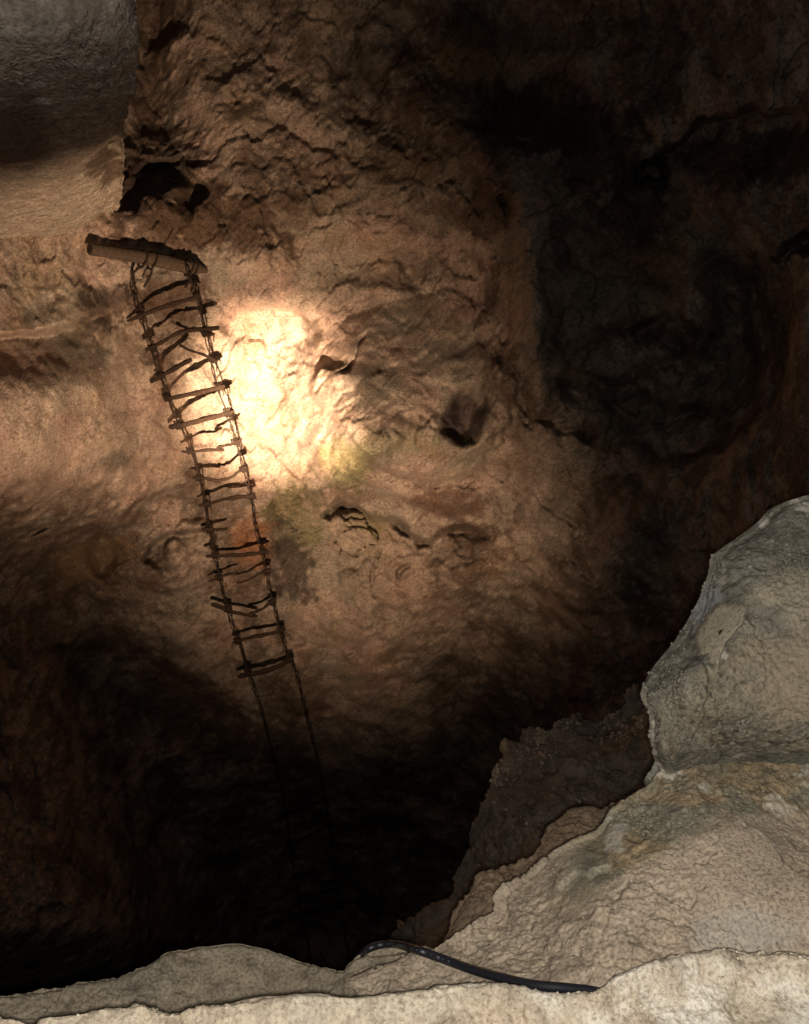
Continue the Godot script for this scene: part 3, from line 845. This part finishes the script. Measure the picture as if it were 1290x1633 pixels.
	kn = obj("crust_nodules", knobs_on(g, func(p: Vector3) -> float:
		var q := chart(p)
		var band := 1.0 - soft(0.5, 1.15, Vector2((q.x - 1160.0) / 180.0, (q.y - 1110.0) / 95.0).length())
		var rim := 1.0 - soft(2, 16, seg_far(q, V([[1143, 890], [1139, 913], [1089, 1018], [1034, 1096], [1031, 1118], [1043, 1146]])).x)
		var two := 1.0 - soft(0.4, 1.1, Vector2((q.x - 1275.0) / 60.0, (q.y - 900.0) / 40.0).length())
		return maxf(band * soft(-0.05, 0.25, N.patch.get_noise_3dv(p * 2.2)), maxf(rim * 0.7, two * 0.6)), 1100, Vector2(0.0010, 0.0042), Color(0.16, 0.145, 0.112)), M.knobs, bould)
	kn.set_meta("kind", "stuff")
	# smooth pale plate set into the boulder
	var out := [[1146, 963], [1176, 959], [1192, 965], [1185, 995], [1157, 1027], [1144, 1061], [1125, 1059], [1112, 1050], [1107, 1009], [1125, 981]]
	var fit := []
	for q in [[1148, 1008], [1112, 1020], [1180, 985], [1160, 968], [1135, 1050]]:
		var bz := 1e9
		var bd := 1e9
		for gi in range(0, g[1].size(), 4):
			var p: Vector3 = g[1][gi]
			var w: Vector2 = chart(p)
			var d := w.distance_squared_to(Vector2(q[0], q[1]))
			if d < bd:
				bd = d
				bz = (p - EYE).dot(vfwd)
		fit.append(bz)
	var zu: float = (fit[2] - fit[1]) / 68.0
	var zv: float = (fit[4] - fit[3]) / 82.0
	var pp := PackedVector3Array()
	var cc := PackedColorArray()
	var nn := 40
	var rr := 12
	for j in rr:
		var t := float(j) / (rr - 1)
		for i in nn + 1:
			var a := fmod(float(i) / nn * out.size(), out.size())
			var i0 := int(a) % out.size()
			var q0 := Vector2(out[i0][0], out[i0][1])
			var q1 := Vector2(out[(i0 + 1) % out.size()][0], out[(i0 + 1) % out.size()][1])
			var e := q0.lerp(q1, a - int(a))
			e = Vector2(1148, 1008) + (e - Vector2(1148, 1008)) * (1.0 + 0.05 * sin(i * 2.3))
			var q := Vector2(1148, 1008).lerp(e, minf(t * 1.12, 1.0))
			var z: float = fit[0] - 0.019 + (q.y - 1008.0) * zv + (q.x - 1148.0) * zu - 0.006 * (1.0 - t * t)
			z += 0.0 if t < 0.88 else 0.012
			var p := at(q.x, q.y, z)
			p += vfwd * 0.006 * N.grain.get_noise_3dv(p)
			pp.append(p)
			cc.append(mottled(p * 1.5, Color(0.40, 0.35, 0.26), Color(0.34, 0.305, 0.23), Color(0.22, 0.19, 0.14), 0.3))
	var plate := obj("smooth_plate", grid_mesh(pp, cc, nn + 1, rr, EYE), M.rock_near, bould)
	plate.set_meta("label", "smooth pale buff plate of stone set into the boulder")

	# --- hanging rock mass, upper left
	var e5 := [[176, -160, 2.15], [196, -40, 2.2], [211, 50, 2.35], [214, 115, 2.75], [208, 156, 3.3], [198, 182, 3.75], [192, 203, 4.2], [198, 245, 5.1], [196, 290, 5.9], [190, 322, 6.5], [176, 346, 7.0], [166, 366, 7.5], [160, 384, 8.2]]
	var i5 := [[114, -152, 2.0], [120, -32, 2.05], [126, 68, 2.2], [128, 138, 2.55], [123, 176, 3.2], [112, 197, 3.6], [106, 219, 4.0], [112, 267, 4.8], [110, 318, 5.6], [104, 350, 6.2], [90, 374, 6.7], [80, 394, 7.3], [74, 412, 8.0]]
	var o5 := []
	for q in i5: o5.append([q[0] - 330.0, q[1] + 10.0 + 40.0 * soft(60, 300, q[1]), q[2] * 0.93])
	var hang_tint := func(p: Vector3, h: float) -> Color:
		var q := chart(p)
		var c := mottled(p * 0.8, Color(0.46, 0.385, 0.315), Color(0.41, 0.355, 0.29), Color(0.2, 0.155, 0.12), 0.4)
		var rag: float = N.fleck.get_noise_3dv(p * 0.3) * 0.8 + N.vein.get_noise_3dv(p * 1.2) * 0.9
		c = c.lerp(UMBER, 0.6 * soft(-0.3, 0.3, 1.0 - Vector2((q.x - 30.0) / 60.0, (q.y - 210.0) / 60.0).length() + rag * 0.7))
		c = c.lerp(UMBER, 0.8 * soft(-0.3, 0.3, 1.0 - Vector2((q.x - 175.0) / 24.0, (q.y - 270.0) / 30.0).length() + rag))
		c = c.lerp(UMBER, 0.2 * soft(-0.3, 0.3, 1.0 - Vector2((q.x - 150.0) / 40.0, (q.y - 90.0) / 80.0).length() + rag))
		return c
	g = loft([o5, i5, shift(e5, -16, -4, -0.10), e5, shift(e5, -12, -8, 0.14), shift(e5, -90, -30, 1.2)], 420, [60, 70, 26, 12, 10], [0.022, 0.024, 0.0], hang_tint, EYE + vright * 1.5)
	var hang := thing("hanging_rock", "smooth grey-buff drape of rock hanging over the left end of the pole", "rock")
	obj("rock_face", g[0], M.rock_far, hang)

	# --- rounded stone wedged under the dark arched recess in the lit wall
	var c0 := far(566, 850, clear_r(566, 850, 6) + 0.09)
	var sp := PackedVector3Array()
	var sc := PackedColorArray()
	for j in 17:
		var th := PI * j / 16.0
		for i in 29:
			var ph := TAU * i / 28.0
			var d := Vector3(sin(th) * cos(ph), cos(th), sin(th) * sin(ph))
			var rad: float = 1.0 + 0.6 * N.warp.get_noise_3dv(d * 0.9 + Vector3(2, 5, 1)) + 0.3 * N.grain.get_noise_3dv(d * 0.35)
			var p := c0 + Vector3(d.x * 0.2, d.y * 0.16 - 0.04, d.z * 0.15) * rad
			sp.append(p)
			sc.append(mottled(p * 0.6, BEIGE, Color(0.30, 0.25, 0.15), UMBER, 0.3))
	var st := obj("wedged_stone", grid_mesh(sp, sc, 29, 17, c0), M.rock_far)
	st.mesh = grid_mesh(sp, sc, 29, 17, c0 + Vector3(0, 0, 40))
	tag(st, "rounded pale stone wedged under the dark arched recess in the wall", "stone")

# ---------------------------------------------------------------- ladder, pole, hose
var hang_r := PackedFloat32Array()

func plumb(left: Array, right: Array) -> void:   # how far the ladder hangs from the station, so that it just clears the wall
	var raw := PackedFloat32Array()
	for k in 120:
		var v := 400.0 + k * 10.0
		raw.append(minf(clear_r(rail_u(left, v), v, 4), clear_r(rail_u(right, v), v, 4)) - 0.06)
	var low := raw.duplicate()
	for k in 120:
		for d in range(-5, 6): low[k] = minf(low[k], raw[clampi(k + d, 0, 119)] + 0.012 * absf(d))
	hang_r = low.duplicate()
	for k in 120:
		var s := 0.0
		for d in range(-6, 7): s += low[clampi(k + d, 0, 119)]
		hang_r[k] = s / 13.0

func rail_u(rail: Array, v: float) -> float:
	var k := 0
	while k < rail.size() - 2 and rail[k + 1][1] < v: k += 1
	return lerpf(rail[k][0], rail[k + 1][0], clampf((v - rail[k][1]) / (rail[k + 1][1] - rail[k][1]), 0.0, 1.0))

func lad(u: float, v: float, off := 0.0) -> Vector3:
	var k := clampf((v - 400.0) / 10.0, 0.0, 118.99)
	return far(u, v, lerpf(hang_r[int(k)], hang_r[int(k) + 1], k - int(k)) - off)

func stick(parent: Node, pts: Array, thick: float, called := "rung", off := 0.02) -> MeshInstance3D:
	var w := []
	for q in pts: w.append(lad(q[0], q[1], off))
	var path := smooth_path(w, 7)
	var rad := PackedFloat32Array()
	var k := rng.randf_range(0, 50)
	for i in path.size():
		var t := float(i) / (path.size() - 1)
		rad.append(thick * (1.0 + 0.16 * sin(t * 5.0 + k) + 0.08 * sin(t * 17.0 + k)) * (0.8 if i == 0 or i == path.size() - 1 else 1.0))
		path[i] += vup * 0.008 * sin(t * 7.0 + k)
	return obj(called, tube(path, rad, 9, 0.5, k), M.wood, parent)

func ladder() -> void:
	# pole
	var left := [[216, 425], [213, 445], [219, 487], [238, 545], [262, 612], [276, 655], [300, 705], [318, 760], [328, 802], [334, 845], [343, 885], [353, 932], [366, 985], [386, 1040], [398, 1080], [416, 1132], [440, 1222], [456, 1292], [471, 1400], [491, 1505], [500, 1560]]
	var right := [[297, 424], [303, 445], [313, 470], [326, 522], [345, 610], [361, 655], [376, 700], [389, 750], [401, 795], [409, 850], [419, 885], [429, 935], [441, 985], [456, 1040], [471, 1072], [490, 1150], [511, 1232], [523, 1300], [536, 1400], [553, 1505], [560, 1560]]
	plumb(left, right)
	var a := far(144, 397, clear_r(165, 397, 8) - 0.16)
	var b := far(329, 432, clear_r(326, 432, 3) + 0.01)
	var path := PackedVector3Array()
	var rad := PackedFloat32Array()
	for i in 25:
		var t := i / 24.0
		path.append(a.lerp(b, t) + vup * 0.015 * sin(t * 3.0))
		rad.append(lerpf(0.047, 0.060, soft(0, 0.6, t)) * (1.0 - 0.55 * soft(0.88, 1.0, t)) * (1.05 if i < 3 else 1.0))
	var pole := thing("wooden_pole", "weathered grey wooden pole jutting from the wall, carrying the ladder", "pole")
	obj("trunk", tube(path, rad, 14, 0.22, 3.0), M.pole, pole)
	var collar := PackedVector3Array([path[0] - (path[1] - path[0]) * 0.02, path[0].lerp(path[1], 0.5), path[1]])
	obj("cut_end", tube(PackedVector3Array([path[0] - (path[1] - path[0]) * 0.12, path[0]]), PackedFloat32Array([0.036, 0.036]), 12), M.wire, pole)

	var L := thing("stick_ladder", "long dark ladder of crooked sticks lashed between twisted wires, hanging from the pole", "ladder")
	for side in 2:
		var pts := []
		for q in (left if side == 0 else right): pts.append(lad(q[0], q[1]))
		var fine := even(smooth_path(pts, 10), 420)
		for s in 2:
			var w := PackedVector3Array()
			var r := PackedFloat32Array()
			for i in fine.size():
				var t := (fine[mini(i + 1, 419)] - fine[maxi(i - 1, 0)]).normalized()
				var x := t.cross(vfwd).normalized()
				var y := t.cross(x)
				var open: float = 0.010 + 0.012 * N.bark.get_noise_2d(i * 0.11, side * 30.0)
				if side == 0 and i < 60: open *= 1.0 + 0.5 * (1.0 - soft(10, 60, i))
				var ph: float = i * 0.36 + PI * s + side + 2.5 * N.bark.get_noise_2d(i * 0.07, side * 11.0)
				w.append(fine[i] + (x * cos(ph) + y * sin(ph) * 0.6) * open)
				r.append(0.0062 + 0.0025 * N.bark.get_noise_2d(i * 0.5, s * 9.0 + side))
			obj("twisted_wire", tube(w, r, 5), M.wire, L)
	# loops over the pole
	for hook in [[0.42, 216, 428], [0.5, 230, 424], [0.83, 296, 424], [0.87, 305, 430]]:
		var c := a.lerp(b, hook[0])
		var ax := (b - a).normalized()
		var p1 := ax.cross(vfwd).normalized()
		var p2 := ax.cross(p1)
		var w := PackedVector3Array()
		var r := PackedFloat32Array()
		for i in 26:
			var t := TAU * i / 25.0
			w.append(c + ax * 0.012 * sin(t * 1.5) + (p1 * cos(t) + p2 * sin(t)) * 0.071)
			r.append(0.010)
		obj("wire_loop", tube(w, r, 5), M.wire, L)
		var end := lad(hook[1], hook[2] + 34.0)
		var mid := c.lerp(end, 0.5) + vright * (0.03 if hook[1] > 220 else -0.05)
		w = smooth_path([c - vup * 0.06, mid, end], 6)
		r = PackedFloat32Array()
		for i in w.size(): r.append(0.011)
		obj("wire_hanger", tube(w, r, 5), M.wire, L)
	for st in [
		[[[203, 511], [258, 492], [320, 469]], 0.024], [[[232, 559], [262, 543], [288, 531], [350, 523]], 0.024],
		[[[240, 608], [270, 594], [306, 571]], 0.024], [[[287, 550], [314, 562], [347, 577]], 0.017],
		[[[262, 634], [310, 629], [359, 614]], 0.026], [[[270, 681], [300, 677], [340, 664], [374, 655]], 0.029],
		[[[290, 719], [322, 720], [358, 716]], 0.019], [[[346, 715], [366, 709], [386, 700]], 0.018],
		[[[307, 760], [328, 764], [354, 767]], 0.021], [[[351, 767], [370, 759], [393, 745]], 0.019],
		[[[317, 805], [360, 797], [406, 790]], 0.023], [[[322, 846], [342, 844], [364, 843]], 0.021],
		[[[328, 886], [380, 886], [430, 878]], 0.024], [[[333, 926], [357, 919], [380, 911]], 0.017], [[[378, 930], [404, 920], [433, 908]], 0.017],
		[[[338, 964], [372, 975], [411, 984]], 0.028], [[[398, 980], [418, 970], [441, 956]], 0.024],
		[[[371, 1024], [410, 1015], [452, 1004]], 0.025], [[[379, 1078], [420, 1072], [467, 1049]], 0.032],
		[[[455, 1298], [490, 1288], [525, 1274]], 0.024], [[[462, 1345], [500, 1330], [533, 1312]], 0.02], [[[474, 1432], [510, 1424], [545, 1417]], 0.024], [[[478, 1458], [515, 1450], [548, 1446]], 0.024],
	]:
		var rg := stick(L, st[0], st[1] * 0.75)
		# lashings where the stick crosses a wire
		for railing in [left, right]:
			var best := 1e9
			var hit := Vector2.ZERO
			var line := V(railing)
			var q0 := Vector2(st[0][0][0], st[0][0][1])
			var q1 := Vector2(st[0][-1][0], st[0][-1][1])
			for i in 21:
				var q := q0.lerp(q1, i / 20.0)
				var d := seg_far(q, line).x
				if d < best:
					best = d
					hit = q
			if best > 5.0: continue
			var c := lad(hit.x, hit.y)
			var ax := (lad(q1.x, q1.y) - lad(q0.x, q0.y)).normalized()
			var p1 := ax.cross(vfwd).normalized()
			var p2 := ax.cross(p1)
			var w := PackedVector3Array()
			var r := PackedFloat32Array()
			for i in 31:
				var t := TAU * 3.0 * i / 30.0
				w.append(c + ax * (0.03 * (i / 30.0 - 0.5) * 2.0) + (p1 * cos(t) + p2 * sin(t)) * (st[1] + 0.010))
				r.append(0.009)
			w.append(c + ax * 0.05 - vup * rng.randf_range(0.05, 0.12))
			r.append(0.004)
			obj("lashing", tube(w, r, 5), M.wire, rg)

var slope_pts := PackedVector3Array()

func hose() -> void:
	var pts := [[540, 1640, 2.3], [548, 1585, 1.9], [562, 1540, 1.6], [582, 1517, 1.47], [606, 1507, 1.42], [632, 1506, 1.36], [662, 1514, 1.3], [702, 1528, 1.235], [752, 1546, 1.2], [802, 1560, 1.155], [852, 1571, 1.135], [905, 1576, 1.105], [950, 1582, 1.075], [1010, 1600, 1.06], [1080, 1640, 1.05]]
	var w := []
	var lie := []
	for q in pts: lie.append(1e9)
	for p in slope_pts:   # where the slope's surface is under each point of the hose
		var c := chart(p)
		if c.y < 1490.0 or c.y > 1620.0: continue
		for k in range(3, 13):
			if absf(c.x - pts[k][0]) < 16.0 and absf(c.y - pts[k][1]) < 9.0: lie[k] = minf(lie[k], (p - EYE).dot(vfwd))
	for k in range(3, 13):
		if lie[k] < 1.6: pts[k][2] = minf(lie[k] - 0.006, pts[k - 1][2] - 0.004)
	for q in pts: w.append(at(q[0], q[1], q[2]))
	var path := smooth_path(w, 10)
	var rad := PackedFloat32Array()
	for i in path.size(): rad.append(0.0062)
	var h := thing("black_hose", "black rubber hose with pale print running over the ledge into the shaft", "hose")
	obj("tube", tube(path, rad, 16), M.rubber, h)
	# the worn, unreadable print along its upper side: short pale bars laid on the rubber
	var fine := even(path, 900)
	for k in 60:
		var i := 430 + k * 5 + rng.randi_range(-1, 1)
		if k % 17 > 13: continue
		var t := (fine[i + 1] - fine[i - 1]).normalized()
		var n := (EYE - fine[i])
		n = (n - t * n.dot(t)).normalized()
		var b := n.cross(t)
		var bm := BoxMesh.new()
		bm.size = Vector3(rng.randf_range(0.0008, 0.0022), 0.0005, rng.randf_range(0.0016, 0.0024))
		var o := obj("print_mark", bm, M.print, h)
		o.transform = Transform3D(Basis(t, n, b).orthonormalized(), fine[i] + n * 0.0060)

# ---------------------------------------------------------------- lamps
func floodlight(pos: Vector3, aim: Vector3) -> void:
	var f := thing("floodlight", "small black floodlight on the hidden shelf below the grey ledge", "lamp", pos)
	f.look_at_from_position(pos, aim, Vector3.UP)
	var body := CylinderMesh.new()
	body.top_radius = 0.075
	body.bottom_radius = 0.045
	body.height = 0.12
	body.rings = 2
	body.radial_segments = 16
	var o := obj("housing", body, M.metal, f)
	o.rotation_degrees.x = -90
	o.position.z = 0.075
	var lens := CylinderMesh.new()
	lens.top_radius = 0.06
	lens.bottom_radius = 0.06
	lens.height = 0.006
	lens.radial_segments = 10
	lens.rings = 0
	var g := obj("lens", lens, glow(Color(1.0, 0.78, 0.5), 2.0), f)
	g.rotation_degrees.x = -90
	g.position.z = 0.012
	var ring := TorusMesh.new()
	ring.inner_radius = 0.06
	ring.outer_radius = 0.078
	o = obj("rim", ring, M.metal, f)
	o.rotation_degrees.x = 90
	o.position.z = 0.012
	var foot := BoxMesh.new()
	foot.size = Vector3(0.02, 0.4, 0.03)
	o = obj("bracket", foot, M.metal, f)
	o.position = Vector3(0, -0.22, 0.09)
	# barn doors, added out of view to trim the spill: two leaves half shut, the upper left and lower right ones open; the fitting is rolled to the right
	for leaf in [[0.0, 0.044], [180.0, 0.053], [270.0, 0.092], [90.0, 0.15]]:   # [turn about the axis, how far its tip stays off the axis]
		var bd := BoxMesh.new()
		var reach := Vector2(0.15, leaf[1] - 0.082)
		bd.size = Vector3(0.17, 0.003, reach.length())
		o = obj("added_barn_door", bd, M.metal, f)
		var hinge := Transform3D(Basis(Vector3.RIGHT, atan2(reach.y, reach.x)), Vector3(0, (leaf[1] + 0.082) * 0.5, -0.085))
		o.transform = Transform3D(Basis(Vector3.BACK, deg_to_rad(leaf[0] - 55.0))) * hinge
	# the reflector throws a hot beam inside a wide, weaker spill
	for s in BEAMS:
		var l := SpotLight3D.new()
		l.name = "beam"
		l.light_color = Color(1.0, 0.85, 0.70)
		l.light_energy = s[0]
		l.spot_angle = s[1]
		l.spot_angle_attenuation = s[2]
		l.spot_attenuation = 2.0
		l.spot_range = 40.0
		l.light_size = 0.03
		l.shadow_enabled = true
		f.add_child(l, true)
		l.position.z = -0.02

const BEAMS := [[480.0, 10.0, 1.0], [54.0, 42.5, 1.0]]
const FLASH := 2.05

func phone() -> void:
	var at0 := EYE - vfwd * 0.012
	var f := thing("phone", "black phone on a small tripod with its flash lit", "phone", at0)
	f.basis = Basis(vright, vup, -vfwd)
	var body := BoxMesh.new()
	body.size = Vector3(0.07, 0.14, 0.008)
	var o := obj("case", body, M.metal, f)
	o.position = Vector3(0.015, -0.045, 0.006)
	var led := CylinderMesh.new()
	led.top_radius = 0.004
	led.bottom_radius = 0.004
	led.height = 0.001
	led.radial_segments = 8
	led.rings = 0
	o = obj("flash", led, glow(Color(1, 0.97, 0.92), 2.0), f)
	o.rotation_degrees.x = 90
	o.position = Vector3(0.005, -0.006, 0.001)
	var l := OmniLight3D.new()
	l.name = "flash_light"
	l.light_color = Color(1.0, 0.98, 0.945)
	l.light_energy = FLASH
	l.light_size = 0.004
	l.omni_range = 40.0
	l.omni_attenuation = 2.0
	l.shadow_enabled = true
	f.add_child(l, true)
	l.position = Vector3(0.005, -0.006, -0.004)
	for k in 3:
		var ang := TAU * k / 3.0 + 0.5
		var top := at0 + vfwd * -0.01 - vup * 0.11
		var foot := Vector3(top.x + cos(ang) * 0.16, 0.06, top.z + 0.12 + sin(ang) * 0.12)
		var w := PackedVector3Array([f.transform.affine_inverse() * top, f.transform.affine_inverse() * foot])
		obj("leg", tube(w, PackedFloat32Array([0.005, 0.004]), 8), M.metal, f)

func _ready() -> void:
	rng.seed = 7
	foc = SH * 0.5 / tan(deg_to_rad(FOV * 0.5))
	var cam := Camera3D.new()
	cam.name = "camera"
	cam.position = EYE
	cam.rotation_degrees = Vector3(PITCH, 0, 0)
	cam.fov = FOV
	cam.near = 0.05
	cam.far = 200.0
	add_child(cam)
	cam.current = true
	vfwd = -cam.basis.z
	vup = cam.basis.y
	vright = cam.basis.x
	var env := Environment.new()
	env.background_mode = Environment.BG_SKY
	var sky := Sky.new()
	var sm := ProceduralSkyMaterial.new()
	sm.sky_top_color = Color(0.01, 0.012, 0.02)
	sm.sky_horizon_color = Color(0.01, 0.012, 0.02)
	sm.ground_bottom_color = Color(0.005, 0.005, 0.005)
	sm.ground_horizon_color = Color(0.01, 0.01, 0.01)
	sm.sky_energy_multiplier = 0.02
	sm.ground_energy_multiplier = 0.02
	sky.sky_material = sm
	env.sky = sky
	env.tonemap_mode = Environment.TONE_MAPPER_LINEAR
	env.tonemap_exposure = 1.0
	env.sdfgi_enabled = true
	env.ssao_enabled = true
	env.ssil_enabled = true
	var we := WorldEnvironment.new()
	we.name = "environment"
	we.environment = env
	add_child(we)

	make_materials()
	survey_wall()
	wall_features()
	build_wall()
	rocks()
	floodlight(at(450, 1640, 2.9), far(435, 640, 8.5))
	ladder()
	hose()
	phone()
